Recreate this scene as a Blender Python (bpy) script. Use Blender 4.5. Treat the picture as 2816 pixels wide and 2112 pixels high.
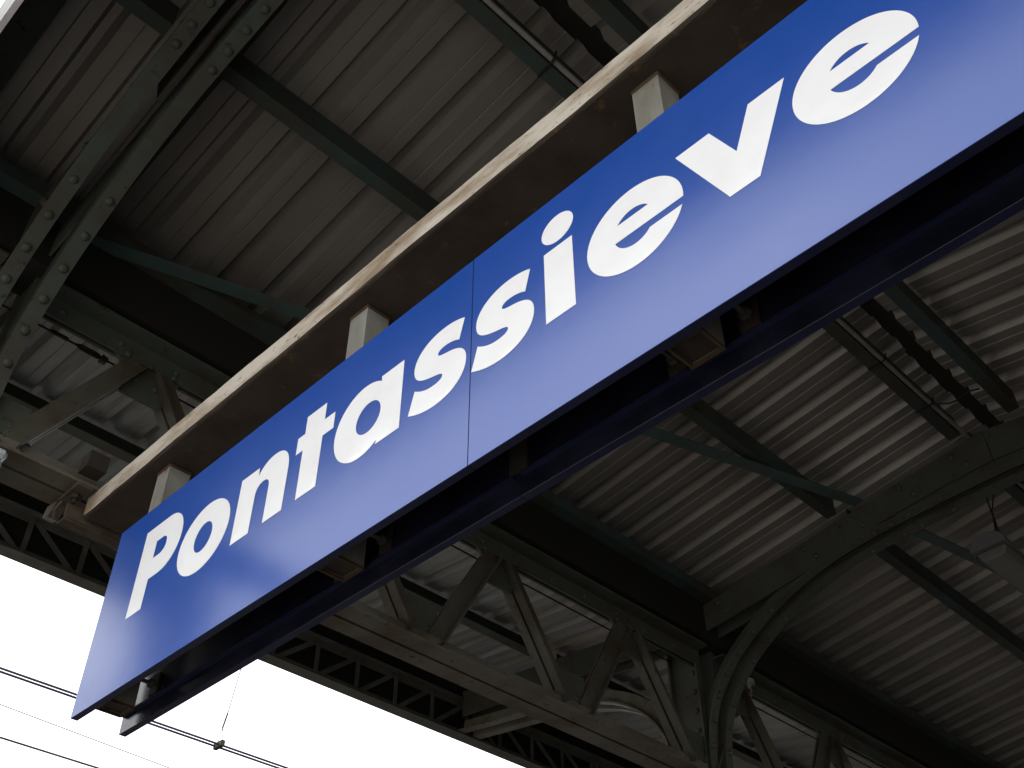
import bpy, bmesh, math, random
from mathutils import Vector, Matrix

R = math.radians
random.seed(7)
scene = bpy.context.scene
for o in list(bpy.data.objects):
    bpy.data.objects.remove(o, do_unlink=True)
COL = scene.collection

# ------------------------------------------------------------------ camera
cam_d = bpy.data.cameras.new('camera')
cam = bpy.data.objects.new('camera', cam_d)
COL.objects.link(cam)
cam_d.sensor_width = 36.0
cam_d.lens = 36.0 * 2.13338502 / 2.0
cam_d.clip_start = 0.05
cam_d.clip_end = 2000.0
AX = Vector((0.70829075, -0.70591171, -0.0035887)).normalized()      # image right, in the world
AF = Vector((0.5268624, 0.52524085, 0.66823503))                     # viewing direction
AF = (AF - AX * AF.dot(AX)).normalized()
AU = AX.cross(AF)
M = Matrix((AX, AU, -AF)).transposed().to_4x4()
M.translation = Vector((0.0, 0.0, 1.6))
cam.matrix_world = M
scene.camera = cam
scene.render.resolution_x, scene.render.resolution_y = 1024, 768

# ------------------------------------------------------------------ sky, sun, exposure
SUN_EL, SUN_AZ = 62.0, 310.0          # high behind the cloud, beyond the open end of the canopy
world = bpy.data.worlds.new('World')
scene.world = world
world.use_nodes = True
wn, wl = world.node_tree.nodes, world.node_tree.links
wn.clear()
sky = wn.new('ShaderNodeTexSky')
sky.sky_type = 'NISHITA'
sky.sun_disc = False
sky.sun_elevation = R(SUN_EL)
sky.sun_rotation = R(SUN_AZ)
sky.air_density = 1.0
sky.dust_density = 8.0
sky.ozone_density = 1.0
hs = wn.new('ShaderNodeHueSaturation')
hs.inputs['Saturation'].default_value = 0.12       # overcast: the cloud takes the blue out
bg = wn.new('ShaderNodeBackground')
bg.inputs['Strength'].default_value = 0.15
wo = wn.new('ShaderNodeOutputWorld')
wl.new(sky.outputs[0], hs.inputs['Color'])
deck = wn.new('ShaderNodeMixRGB')                   # even cloud deck over the clear-sky model
deck.inputs['Fac'].default_value = 0.72
deck.inputs['Color2'].default_value = (11.0, 11.1, 11.4, 1)
wl.new(hs.outputs[0], deck.inputs['Color1'])
wl.new(deck.outputs[0], bg.inputs[0])
wl.new(bg.outputs[0], wo.inputs[0])

sun_d = bpy.data.lights.new('sun', 'SUN')
sun_d.energy = 0.6
sun_d.angle = R(25)
sun_d.color = (1.0, 0.97, 0.92)
sun = bpy.data.objects.new('sun', sun_d)
COL.objects.link(sun)
sd = Vector((math.sin(R(SUN_AZ)) * math.cos(R(SUN_EL)), math.cos(R(SUN_AZ)) * math.cos(R(SUN_EL)), math.sin(R(SUN_EL))))
sun.rotation_euler = sd.to_track_quat('Z', 'Y').to_euler()
sun.location = (-6, -4, 12)

scene.view_settings.view_transform = 'Standard'
scene.view_settings.look = 'None'
scene.view_settings.exposure = 0.75
scene.view_settings.gamma = 1.0
scene.view_settings.use_curve_mapping = False
scene.render.engine = 'CYCLES'
scene.cycles.max_bounces = 8
scene.cycles.diffuse_bounces = 5

# ------------------------------------------------------------------ materials
def mat(name, base, rough=0.6, metallic=0.0, spec=0.18, dirt=None, dirt_amt=0.5, scale=4.0, stretch=(1, 1, 1),
        dirt2=None, dirt2_scale=30.0, dirt2_lo=0.62, bump=0.0, bump_scale=60.0, rough_var=0.0, lo=0.4, hi=0.65, coat=0.0, bump_dist=0.002, vary=0.0):
    m = bpy.data.materials.new(name)
    m.use_nodes = True
    nt = m.node_tree
    n, l = nt.nodes, nt.links
    b = n['Principled BSDF']
    b.inputs['Base Color'].default_value = (*base, 1)
    b.inputs['Roughness'].default_value = rough
    b.inputs['Metallic'].default_value = metallic
    b.inputs['Specular IOR Level'].default_value = spec
    if coat:
        b.inputs['Coat Weight'].default_value = coat
        b.inputs['Coat Roughness'].default_value = 0.08
    g = n.new('ShaderNodeNewGeometry')
    mp = n.new('ShaderNodeMapping')
    mp.inputs['Scale'].default_value = stretch
    l.new(g.outputs['Position'], mp.inputs['Vector'])
    col = None
    if dirt:
        t = n.new('ShaderNodeTexNoise')
        t.inputs['Scale'].default_value = scale
        t.inputs['Detail'].default_value = 8
        t.inputs['Roughness'].default_value = 0.62
        l.new(mp.outputs[0], t.inputs['Vector'])
        mr = n.new('ShaderNodeMapRange')
        mr.inputs['From Min'].default_value = lo
        mr.inputs['From Max'].default_value = hi
        mr.inputs['To Max'].default_value = dirt_amt
        l.new(t.outputs['Fac'], mr.inputs['Value'])
        mx = n.new('ShaderNodeMixRGB')
        mx.inputs['Color1'].default_value = (*base, 1)
        mx.inputs['Color2'].default_value = (*dirt, 1)
        l.new(mr.outputs[0], mx.inputs['Fac'])
        col = mx.outputs[0]
        if rough_var:
            rr = n.new('ShaderNodeMapRange')
            rr.inputs['To Min'].default_value = rough - rough_var
            rr.inputs['To Max'].default_value = rough + rough_var
            l.new(t.outputs['Fac'], rr.inputs['Value'])
            l.new(rr.outputs[0], b.inputs['Roughness'])
    if dirt2:
        t2 = n.new('ShaderNodeTexNoise')
        t2.inputs['Scale'].default_value = dirt2_scale
        t2.inputs['Detail'].default_value = 6
        t2.inputs['Roughness'].default_value = 0.7
        l.new(mp.outputs[0], t2.inputs['Vector'])
        m2 = n.new('ShaderNodeMapRange')
        m2.inputs['From Min'].default_value = dirt2_lo
        m2.inputs['From Max'].default_value = dirt2_lo + 0.08
        l.new(t2.outputs['Fac'], m2.inputs['Value'])
        x2 = n.new('ShaderNodeMixRGB')
        if col:
            l.new(col, x2.inputs['Color1'])
        else:
            x2.inputs['Color1'].default_value = (*base, 1)
        x2.inputs['Color2'].default_value = (*dirt2, 1)
        l.new(m2.outputs[0], x2.inputs['Fac'])
        col = x2.outputs[0]
    if col and vary:
        oi = n.new('ShaderNodeObjectInfo')
        vr = n.new('ShaderNodeMapRange')
        vr.inputs['To Min'].default_value = 1.0 - vary
        vr.inputs['To Max'].default_value = 1.0 + vary * 0.5
        l.new(oi.outputs['Random'], vr.inputs['Value'])
        hv = n.new('ShaderNodeHueSaturation')
        l.new(vr.outputs[0], hv.inputs['Value'])
        l.new(col, hv.inputs['Color'])
        col = hv.outputs[0]
    if col:
        l.new(col, b.inputs['Base Color'])
    if bump:
        tb = n.new('ShaderNodeTexNoise')
        tb.inputs['Scale'].default_value = bump_scale
        tb.inputs['Detail'].default_value = 4
        l.new(mp.outputs[0], tb.inputs['Vector'])
        bp = n.new('ShaderNodeBump')
        bp.inputs['Strength'].default_value = bump
        bp.inputs['Distance'].default_value = bump_dist
        l.new(tb.outputs['Fac'], bp.inputs['Height'])
        l.new(bp.outputs[0], b.inputs['Normal'])
    return m

MT = dict(
    steel=mat('green_grey_steel_paint', (0.056, 0.066, 0.053), 0.55, dirt=(0.05, 0.038, 0.026), dirt_amt=0.8, scale=5, dirt2=(0.02, 0.016, 0.012), dirt2_scale=26, dirt2_lo=0.6, bump=0.4, bump_scale=40, rough_var=0.15),
    steel_teal=mat('teal_steel_paint', (0.038, 0.06, 0.055), 0.5, dirt=(0.04, 0.032, 0.023), dirt_amt=0.9, scale=3, lo=0.36, hi=0.6, dirt2=(0.02, 0.016, 0.012), dirt2_scale=30, dirt2_lo=0.62, bump=0.3, bump_scale=50, rough_var=0.15),
    steel_olive=mat('olive_steel_paint', (0.07, 0.066, 0.05), 0.55, dirt=(0.045, 0.031, 0.02), dirt_amt=0.85, scale=3.5, dirt2=(0.03, 0.02, 0.014), dirt2_scale=22, dirt2_lo=0.6, bump=0.4, bump_scale=40, rough_var=0.15, lo=0.45, hi=0.62),
    brace=mat('pale_teal_paint', (0.05, 0.085, 0.077), 0.5, dirt=(0.06, 0.05, 0.04), dirt_amt=0.6, scale=7, bump=0.3, bump_scale=50),
    gutter=mat('near_black_gutter', (0.014, 0.014, 0.013), 0.75, dirt=(0.017, 0.013, 0.01), dirt_amt=0.7, scale=4),  # even near-black base with slight brown noise
    sheet=mat('grey_brown_sheet', (0.245, 0.224, 0.199), 0.42, metallic=0.4, spec=0.3, dirt=(0.19, 0.165, 0.14), dirt_amt=0.7, scale=2.2, stretch=(2.5, 0.5, 1), dirt2=(0.09, 0.075, 0.06), dirt2_scale=90, dirt2_lo=0.64, bump=0.15, bump_scale=30, rough_var=0.12, vary=0.22),
    sheet_far=mat('galvanised_rusty_sheet', (0.27, 0.28, 0.275), 0.5, metallic=0.2, spec=0.4, dirt=(0.17, 0.105, 0.05), dirt_amt=0.6, scale=3.0, stretch=(5.0, 0.35, 1), dirt2=(0.13, 0.115, 0.10), dirt2_scale=60, dirt2_lo=0.66, lo=0.47, hi=0.66, bump=0.15, bump_scale=30, vary=0.22),
    beam=mat('cream_paint_over_rust', (0.49, 0.445, 0.375), 0.65, dirt=(0.22, 0.155, 0.095), dirt_amt=0.9, scale=5.5, stretch=(1, 0.6, 2.2), dirt2=(0.06, 0.042, 0.03), dirt2_scale=42, dirt2_lo=0.595, bump=0.5, bump_scale=45, rough_var=0.1, lo=0.44, hi=0.64),
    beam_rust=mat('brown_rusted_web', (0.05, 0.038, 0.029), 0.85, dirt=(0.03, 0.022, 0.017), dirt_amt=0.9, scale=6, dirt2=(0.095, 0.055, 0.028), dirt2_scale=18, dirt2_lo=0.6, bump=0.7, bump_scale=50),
    blue=mat('blue_enamel', (0.010, 0.055, 0.275), 0.22, spec=0.5, dirt=(0.015, 0.060, 0.30), dirt_amt=0.5, scale=5, dirt2=(0.05, 0.07, 0.22), dirt2_scale=110, dirt2_lo=0.675, bump=0.5, bump_scale=4, rough_var=0.04),
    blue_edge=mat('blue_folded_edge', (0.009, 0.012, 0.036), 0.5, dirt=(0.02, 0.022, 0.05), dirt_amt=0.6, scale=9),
    blue_back=mat('blue_panel_inside', (0.005, 0.006, 0.012), 0.22, spec=0.4, dirt=(0.02, 0.02, 0.04), dirt_amt=0.5, scale=8),
    letter=mat('white_reflective_vinyl', (0.76, 0.765, 0.77), 0.08, spec=0.5, dirt=(0.68, 0.68, 0.665), dirt_amt=0.5, scale=8, dirt2=(0.35, 0.3, 0.25), dirt2_scale=95, dirt2_lo=0.70, bump=0.4, bump_scale=11, lo=0.45, hi=0.7),
    post=mat('galvanised_post', (0.205, 0.205, 0.178), 0.5, dirt=(0.13, 0.12, 0.095), dirt_amt=0.85, scale=11, stretch=(1, 1, 0.3), dirt2=(0.16, 0.085, 0.04), dirt2_scale=30, dirt2_lo=0.6, bump=0.2, bump_scale=60),
    post_rust=mat('rusty_post_end', (0.05, 0.032, 0.019), 0.8, dirt=(0.085, 0.055, 0.03), dirt_amt=0.8, scale=25),
    chord=mat('lit_chord_paint', (0.12, 0.112, 0.088), 0.6, dirt=(0.075, 0.052, 0.033), dirt_amt=0.85, scale=3.5, dirt2=(0.03, 0.02, 0.014), dirt2_scale=22, dirt2_lo=0.6, bump=0.4, bump_scale=40, lo=0.45, hi=0.62),  # olive paint lightened to stand for extra light on these members
    lattice=mat('lighter_lattice_paint', (0.10, 0.10, 0.085), 0.6, dirt=(0.06, 0.05, 0.038), dirt_amt=0.8, scale=5),  # lighter than the olive steel paint, with browner noise
    dark=mat('dark_iron', (0.028, 0.024, 0.02), 0.6, dirt=(0.05, 0.035, 0.022), dirt_amt=0.6, scale=15),
    iron_light=mat('zinc_bolt', (0.11, 0.11, 0.105), 0.4, metallic=0.6, dirt=(0.2, 0.16, 0.12), dirt_amt=0.6, scale=30),
    rust=mat('rusty_bracket', (0.08, 0.062, 0.045), 0.75, dirt=(0.042, 0.03, 0.02), dirt_amt=0.8, scale=14, bump=0.4),
    conduit=mat('grey_conduit', (0.18, 0.17, 0.155), 0.5, dirt=(0.13, 0.115, 0.10), dirt_amt=0.7, scale=12),
    cable=mat('black_cable', (0.012, 0.012, 0.012), 0.5),
    wire=mat('tarnished_copper_wire', (0.035, 0.033, 0.05), 0.6),
    wire_thin=mat('steel_strand', (0.22, 0.23, 0.26), 0.5),
    lamp=mat('grey_lamp_housing', (0.11, 0.11, 0.115), 0.5, dirt=(0.13, 0.12, 0.11), dirt_amt=0.6, scale=16),
    diffuser=mat('dusty_lamp_cover', (0.12, 0.12, 0.108), 0.35, dirt=(0.14, 0.13, 0.11), dirt_amt=0.7, scale=14, stretch=(0.6, 2, 1), dirt2=(0.04, 0.035, 0.03), dirt2_scale=16, dirt2_lo=0.68),
    white=mat('white_plastic', (0.40, 0.45, 0.45), 0.4, dirt=(0.28, 0.3, 0.29), dirt_amt=0.5, scale=20),
    pipe=mat('pale_grey_pipe', (0.30, 0.29, 0.27), 0.5, dirt=(0.13, 0.11, 0.09), dirt_amt=0.8, scale=9),
    flash=mat('pale_verge_flashing', (0.5, 0.46, 0.48), 0.5, dirt=(0.3, 0.27, 0.26), dirt_amt=0.6, scale=8),
    platform=mat('worn_platform_asphalt', (0.045, 0.043, 0.04), 0.85, dirt=(0.032, 0.030, 0.028), dirt_amt=0.8, scale=1.2, bump=0.4, bump_scale=90),
    bounce_paving=mat('pale_bounce_concrete', (0.42, 0.405, 0.375), 0.85, dirt=(0.34, 0.325, 0.30), dirt_amt=0.8, scale=0.8, bump=0.3, bump_scale=60),  # kept pale so the added paving bounces light
    ballast=mat('brown_ballast', (0.05, 0.043, 0.037), 0.9, dirt=(0.033, 0.028, 0.024), dirt_amt=0.9, scale=9, bump=0.8, bump_scale=16, bump_dist=0.02),
    kerb=mat('pale_kerb_stone', (0.36, 0.34, 0.31), 0.8, dirt=(0.22, 0.2, 0.18), dirt_amt=0.7, scale=4),
)

# ------------------------------------------------------------------ mesh helpers
class MB:
    def __init__(self):
        self.v, self.f, self.mi = [], [], []
    def poly(self, pts, mi=0):
        i = len(self.v)
        self.v += [tuple(p) for p in pts]
        self.f.append(tuple(range(i, i + len(pts))))
        self.mi.append(mi)
    def hexa(self, c, mi=0, mis=None):
        """8 corners: bottom ring 0-3, top ring 4-7"""
        i = len(self.v)
        self.v += [tuple(p) for p in c]
        fs = ((0, 3, 2, 1), (4, 5, 6, 7), (0, 1, 5, 4), (1, 2, 6, 5), (2, 3, 7, 6), (3, 0, 4, 7))
        for k, f in enumerate(fs):
            self.f.append(tuple(i + a for a in f))
            self.mi.append(mis[k] if mis else mi)
    def box(self, x0, x1, y0, y1, z0, z1, mi=0, mis=None):
        self.hexa([(x0, y0, z0), (x1, y0, z0), (x1, y1, z0), (x0, y1, z0),
                   (x0, y0, z1), (x1, y0, z1), (x1, y1, z1), (x0, y1, z1)], mi, mis)
    def bar(self, a, b, side, w, t, mi=0):
        """flat bar from a to b, half-sizes w along 'side' and t along the third axis"""
        a, b = Vector(a), Vector(b)
        d = (b - a).normalized()
        s = Vector(side)
        s = (s - d * s.dot(d)).normalized()
        n = d.cross(s)
        c = []
        for p in (a, b):
            c += [p - s * w - n * t, p + s * w - n * t, p + s * w + n * t, p - s * w + n * t]
        self.hexa(c, mi)
    def prism(self, pts, axis, a, b, mi=0):
        """2D polygon extruded along axis: 'x' -> (y,z), 'y' -> (x,z), 'z' -> (x,y)"""
        def P(p, t):
            return {'x': (t, p[0], p[1]), 'y': (p[0], t, p[1]), 'z': (p[0], p[1], t)}[axis]
        n = len(pts)
        i = len(self.v)
        self.v += [P(p, a) for p in pts] + [P(p, b) for p in pts]
        self.f.append(tuple(range(i + n - 1, i - 1, -1)))
        self.f.append(tuple(range(i + n, i + 2 * n)))
        self.mi += [mi, mi]
        for k in range(n):
            q = (k + 1) % n
            self.f.append((i + k, i + q, i + n + q, i + n + k))
            self.mi.append(mi)
    def tube(self, pts, r, seg=8, mi=0, cap=True):
        pts = [Vector(p) for p in pts]
        rs = r if isinstance(r, (list, tuple)) else [r] * len(pts)
        base = len(self.v)
        up = None
        for k, p in enumerate(pts):
            d = (pts[min(k + 1, len(pts) - 1)] - pts[max(k - 1, 0)]).normalized()
            if up is None:
                up = Vector((0, 0, 1)) if abs(d.z) < 0.9 else Vector((1, 0, 0))
            s = d.cross(up).normalized()
            up = s.cross(d).normalized()
            for j in range(seg):
                a = 2 * math.pi * j / seg
                self.v.append(tuple(p + (s * math.cos(a) + up * math.sin(a)) * rs[k]))
        for k in range(len(pts) - 1):
            for j in range(seg):
                q = (j + 1) % seg
                self.f.append((base + k * seg + j, base + k * seg + q, base + (k + 1) * seg + q, base + (k + 1) * seg + j))
                self.mi.append(mi)
        if cap:
            self.f.append(tuple(base + j for j in range(seg - 1, -1, -1)))
            self.f.append(tuple(base + (len(pts) - 1) * seg + j for j in range(seg)))
            self.mi += [mi, mi]
    def mesh(self, name, mats, smooth=False):
        me = bpy.data.meshes.new(name)
        me.from_pydata(self.v, [], self.f)
        for m in (mats if isinstance(mats, (list, tuple)) else [mats]):
            me.materials.append(MT[m])
        me.polygons.foreach_set('material_index', self.mi)
        if smooth:
            me.polygons.foreach_set('use_smooth', [True] * len(me.polygons))
        bm = bmesh.new()
        bm.from_mesh(me)
        bmesh.ops.recalc_face_normals(bm, faces=bm.faces)
        bm.to_mesh(me)
        bm.free()
        me.update()
        return me
    def build(self, name, mats, parent=None, smooth=False, bevel=0.0):
        o = link(name, self.mesh(name, mats, smooth), parent)
        if bevel:
            b = o.modifiers.new('bevel', 'BEVEL')
            b.width = bevel
            b.segments = 1
            b.limit_method = 'ANGLE'
        return o

def link(name, me, parent=None):
    o = bpy.data.objects.new(name, me)
    COL.objects.link(o)
    if parent:
        o.parent = parent
        o.matrix_parent_inverse = parent_inv(parent)
    return o

def world_of(p):
    base = Matrix.LocRotScale(p.location, p.rotation_euler, p.scale)
    if p.parent is None:
        return base
    return world_of(p.parent) @ p.matrix_parent_inverse @ base

def parent_inv(p):
    return world_of(p).inverted()

def tag(o, label, cat, group=None):
    o['label'], o['category'] = label, cat
    if group:
        o['group'] = group
    return o

def thing(name, loc, label, cat, group=None):
    o = bpy.data.objects.new(name, None)
    o.empty_display_size = 0.2
    o.location = loc
    COL.objects.link(o)
    return tag(o, label, cat, group)

def struct(o):
    o['kind'] = 'structure'
    return o

# ------------------------------------------------------------------ ground and platform
m = MB(); m.box(-400, 400, -400, 400, -1.3, -0.75)
struct(m.build('ground', 'ballast'))
m = MB(); m.box(-150, -0.805, -120, 6.05, -0.742, 0.0)  # unseen pale paving added to bounce light up under the roof
struct(m.build('bounce_paving', 'bounce_paving'))
m = MB(); m.box(-0.8, 80, -9.6, 6.05, -0.742, 0.0)
plat = struct(m.build('platform', 'platform'))
for y0, y1 in ((6.058, 6.40), (-9.95, -9.608)):
    for k in range(28):
        x = -14 + k * 1.2
        if y0 < 0 and x < -0.9:
            continue
        m = MB(); m.box(x + 0.004, x + 1.196, y0, y1, -0.742, 0.012)
        m.build('kerb_stone', 'kerb', plat, bevel=0.01)
        if k == 27:
            m = MB(); m.box(x + 1.21, 80, y0, y1, -0.742, 0.012)
            ks = m.build('kerb_run', 'kerb', plat)
            ks['kind'] = 'stuff'

# ------------------------------------------------------------------ the canopy
YC = 1.32                                    # ridge line; columns stand at Y 3.2 and its mirror
mir = lambda y: 2 * YC - y
TN = math.tan(R(8.2)); TF = math.tan(R(5.0))
zr = lambda y: 5.0 + (3.0 - (y if y >= YC else mir(y))) * TN      # underside of the sheets, inner slopes
zf = lambda y: 4.97 + ((y if y > YC else mir(y)) - 3.24) * TF       # underside of the outer slopes
FX = [0.64 + 4.07 * k for k in range(5)]
X0, PER, NS = 0.274, 0.187, 18
SW = PER * 5
XE = X0 + SW * NS

canopy = thing('platform_canopy', (FX[1], YC, 0), 'riveted steel platform canopy with corrugated sheet roof over the blue sign', 'canopy')

# corrugated sheets: wide pans, narrow raised ribs, a fine stiffening groove in each pan
prof = []
for k in range(5):
    x = k * PER
    prof += [(x, 0.0), (x + 0.053, 0.0), (x + 0.0565, 0.004), (x + 0.060, 0.0), (x + 0.111, 0.0), (x + 0.129, 0.036), (x + 0.159, 0.036), (x + 0.183, 0.0)]
prof += [(5 * PER - 0.004, 0.0), (5 * PER - 0.002, -0.0035), (5 * PER + 0.034, -0.0035)]      # side lap under the next sheet
sheet_me = {}
def sheet_mesh(L, mname):
    key = (round(L, 3), mname)
    if key not in sheet_me:
        mb = MB()
        th = 0.0018
        lo = [(px, pz) for px, pz in prof]
        hi = [(px, pz + th) for px, pz in prof]
        mb.prism(lo + hi[::-1], 'y', 0.0, L)
        # the end caps as one n-gon each tessellate badly: replace by quads
        mb.f = mb.f[2:]; mb.mi = mb.mi[2:]
        n = len(lo)
        tot = 2 * n
        for off in (0, tot):
            for k in range(n - 1):
                mb.f.append((off + k, off + k + 1, off + tot - 2 - k, off + tot - 1 - k)); mb.mi.append(0)
        sheet_me[key] = mb.mesh('roof_sheet', mname)
    return sheet_me[key]
YR = 1.352
rows = [(YR, -8.2, 3.17 - YR, zr(YR), 'sheet'), (mir(3.17), 8.2, 3.17 - YR - 0.012, zr(3.17), 'sheet'),
        (3.24, 5.0, 5.20 - 3.24, zf(3.24), 'sheet_far'), (-8.5, -5.0, 8.5 + mir(3.24), zf(mir(-8.5)), 'sheet_far')]  # last row is unseen, lengthened to block sky light from behind
for (y0, al, dy, z0, mn) in rows:
    me = sheet_mesh(dy / math.cos(R(al)), mn)
    for k in range(NS):
        o = link('roof_sheet', me, canopy)
        o.location = (X0 + k * SW, y0 + random.uniform(-0.008, 0.008), z0 + random.uniform(-0.0015, 0.0015))
        o.rotation_euler = (R(al + random.uniform(-0.12, 0.12)), R(random.uniform(-0.12, 0.12)), R(random.uniform(-0.06, 0.06)))

# ridge capping
m = MB()
m.prism([(YC - 0.19, 5.28), (YC, 5.34), (YC + 0.19, 5.28), (YC + 0.19, 5.283), (YC, 5.343), (YC - 0.19, 5.283)], 'x', X0, XE)
m.build('ridge_cap', 'gutter', canopy)

# verge at the open end
for s in (0, 1):
    for (ya, yb, f) in ((YC, 3.21, zr), (3.21, 5.2, zf)):
        y0, y1 = (ya, yb) if s == 0 else (mir(yb), mir(ya))
        if s == 1 and f is zf:
            y0 = -8.5  # verge runs on along the added light-blocking slope
        za, zb = f(y0), f(y1)
        m = MB()
        m.hexa([(0.158, y0, za - 0.05), (0.272, y0, za - 0.05), (0.272, y1, zb - 0.05), (0.158, y1, zb - 0.05),
                (0.158, y0, za + 0.07), (0.272, y0, za + 0.07), (0.272, y1, zb + 0.07), (0.158, y1, zb + 0.07)])
        m.build('verge_beam', 'steel', canopy)
        m = MB()  # fascia depth guessed, set to block sky from the sign's upper reflection
        m.hexa([(0.125, y0, 4.45), (0.131, y0, 4.45), (0.131, y1, 4.45), (0.125, y1, 4.45),
                (0.125, y0, za + 0.06), (0.131, y0, za + 0.06), (0.131, y1, zb + 0.06), (0.125, y1, zb + 0.06)])
        m.build('verge_fascia', 'steel', canopy)
        m = MB()
        m.box(0.120, 0.138, y0, y1, 4.438, 4.449)
        m.build('verge_flashing', 'flash', canopy)

# purlins, one length per bay
def purlin(y, zb, x0, x1, mname='steel_teal', w=0.06, h=0.125, flip=1):
    m = MB()
    m.box(x0, x1, y - w / 2, y + w / 2, zb, zb + 0.007)
    yw = y + flip * (w / 2 - 0.004)
    m.box(x0, x1, yw - 0.0035, yw + 0.0035, zb + 0.0075, zb + h - 0.012)
    m.build('purlin', mname, canopy)
bays = [(0.20, FX[0] - 0.075)] + [(FX[k] + 0.075, FX[k + 1] - 0.075) for k in range(4)]
for (a, b) in bays:
    for y, ym in ((2.205, mir(2.205)), (1.455, 1.14)):
        purlin(y, zr(y) - 0.135, a, b, flip=-1)
        purlin(ym, zr(ym) - 0.135, a, b, flip=-1)
    for y in (4.34, 3.50):
        purlin(y, zf(y) - 0.13, a, b, mname='steel', flip=1, w=0.07)
        purlin(mir(y), zf(y) - 0.13, a, b, mname='steel', flip=-1, w=0.07)
    for y in (-3.0, -4.3, -5.6, -6.9, -8.2):  # unseen purlins under the added light-blocking slope
        purlin(y, zf(y) - 0.13, a, b, mname='steel', flip=-1, w=0.07)

# valley gutters over the girders
for s in (0, 1):
    yy = (lambda y: y) if s == 0 else mir
    m = MB()
    for (ya, yb, za, zb) in ((3.105, 3.12, 4.605, 4.86), (3.30, 3.315, 4.605, 4.90), (3.1205, 3.2995, 4.605, 4.62)):
        m.box(0.18, XE, min(yy(ya), yy(yb)), max(yy(ya), yy(yb)), za, zb)
    m.build('valley_gutter', 'gutter', canopy)
    m = MB()  # unseen cover added to stop daylight leaking through the open valley
    m.box(0.16, XE, min(yy(3.06), yy(3.38)), max(yy(3.06), yy(3.38)), 5.050, 5.053)
    m.build('valley_light_cover', 'gutter', canopy)
    m = MB()
    m.box(0.18, XE, min(yy(3.035), yy(3.104)), max(yy(3.035), yy(3.104)), 4.842, 4.85)
    m.box(0.18, XE, min(yy(3.035), yy(3.043)), max(yy(3.035), yy(3.043)), 4.8505, 4.905)
    m.build('gutter_angle', 'steel_teal', canopy)

# wind bracing: long flat bars under the purlins
def braces(x0, x1, ya, yb):
    for s in (0, 1):
        yy = (lambda y: y) if s == 0 else mir
        m = MB()
        za, zb = zr(ya) - 0.155, zr(yb) - 0.155
        if ya > 3.0:
            za = 4.85 - 0.02
        m.bar((x0, yy(ya), za), (x1, yy(yb), zb), (0, 1, 0), 0.033, 0.004)
        m.build('wind_brace', 'brace', canopy)
braces(FX[0] + 0.1, FX[1] - 0.075, 3.12, 2.035)
braces(FX[1] + 0.075, FX[2] - 0.075, 2.02, 1.34)
braces(FX[2] + 0.1, FX[3] - 0.075, 3.12, 2.035)

# ---- portal frames
knee = [(3.165, 3.60), (3.165, 3.83), (3.15, 4.02), (3.112, 4.182), (3.052, 4.294), (2.943, 4.42), (2.807, 4.523), (2.65, 4.613),
        (2.478, 4.685), (2.30, 4.735), (2.13, 4.765), (1.94, 4.783), (1.742, 4.794), (1.45, 4.805), (YC, 4.808)]
fknee = [(3.385, 3.60), (3.39, 3.85), (3.42, 4.05), (3.50, 4.22), (3.64, 4.36), (3.85, 4.48), (4.15, 4.57), (4.51, 4.635), (4.8, 4.67), (5.12, 4.71)]
def resample(pts, n):
    P = [Vector(p) for p in pts]
    d = [0]
    for a, b in zip(P, P[1:]):
        d.append(d[-1] + (b - a).length)
    out = []
    for k in range(n + 1):
        t = d[-1] * k / n
        i = 0
        while i < len(d) - 2 and d[i + 1] < t:
            i += 1
        u = (t - d[i]) / (d[i + 1] - d[i])
        p0, p1, p2, p3 = P[max(i - 1, 0)], P[i], P[i + 1], P[min(i + 2, len(P) - 1)]
        out.append(0.5 * ((2 * p1) + (p2 - p0) * u + (2 * p0 - 5 * p1 + 4 * p2 - p3) * u * u + (3 * p1 - p0 - 3 * p2 + p3) * u ** 3))
    return out
def strip(m, line, x0, x1, off0, off1, sgn=1):
    """band following a (y,z) line between two offsets along its normal"""
    n = len(line)
    base = len(m.v)
    for k, p in enumerate(line):
        d = (line[min(k + 1, n - 1)] - line[max(k - 1, 0)]).normalized()
        nr = Vector((d.y, -d.x)) * sgn
        for (x, o) in ((x0, off0), (x1, off0), (x1, off1), (x0, off1)):
            q = p + nr * o
            m.v.append((x, q.x, q.y))
    for k in range(n - 1):
        for j in range(4):
            q = (j + 1) % 4
            m.f.append((base + 4 * k + j, base + 4 * k + q, base + 4 * k + 4 + q, base + 4 * k + 4 + j)); m.mi.append(0)
    m.f.append((base, base + 1, base + 2, base + 3)); m.mi.append(0)
    e = base + 4 * (n - 1)
    m.f.append((e + 3, e + 2, e + 1, e)); m.mi.append(0)

rv = MB()
rings = [(0.0175, 0.0), (0.016, 0.007), (0.010, 0.0125)]
for (r, h) in rings:
    for j in range(8):
        a = math.pi * j / 4
        rv.v.append((r * math.cos(a), r * math.sin(a), h))
for k in range(2):
    for j in range(8):
        q = (j + 1) % 8
        rv.f.append((8 * k + j, 8 * k + q, 8 * k + 8 + q, 8 * k + 8 + j)); rv.mi.append(0)
rv.f.append(tuple(range(16, 24))); rv.mi.append(0)
rivet_me = {k: rv.mesh('rivet', k, smooth=True) for k in ('steel', 'steel_olive')}
def rivet(pos, normal, parent, mname='steel', sc=1.0):
    o = link('rivet', rivet_me[mname], parent)
    o.location = pos
    o.rotation_euler = Vector(normal).to_track_quat('Z', 'Y').to_euler()
    o.scale = (sc, sc, sc)
    return o

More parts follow.
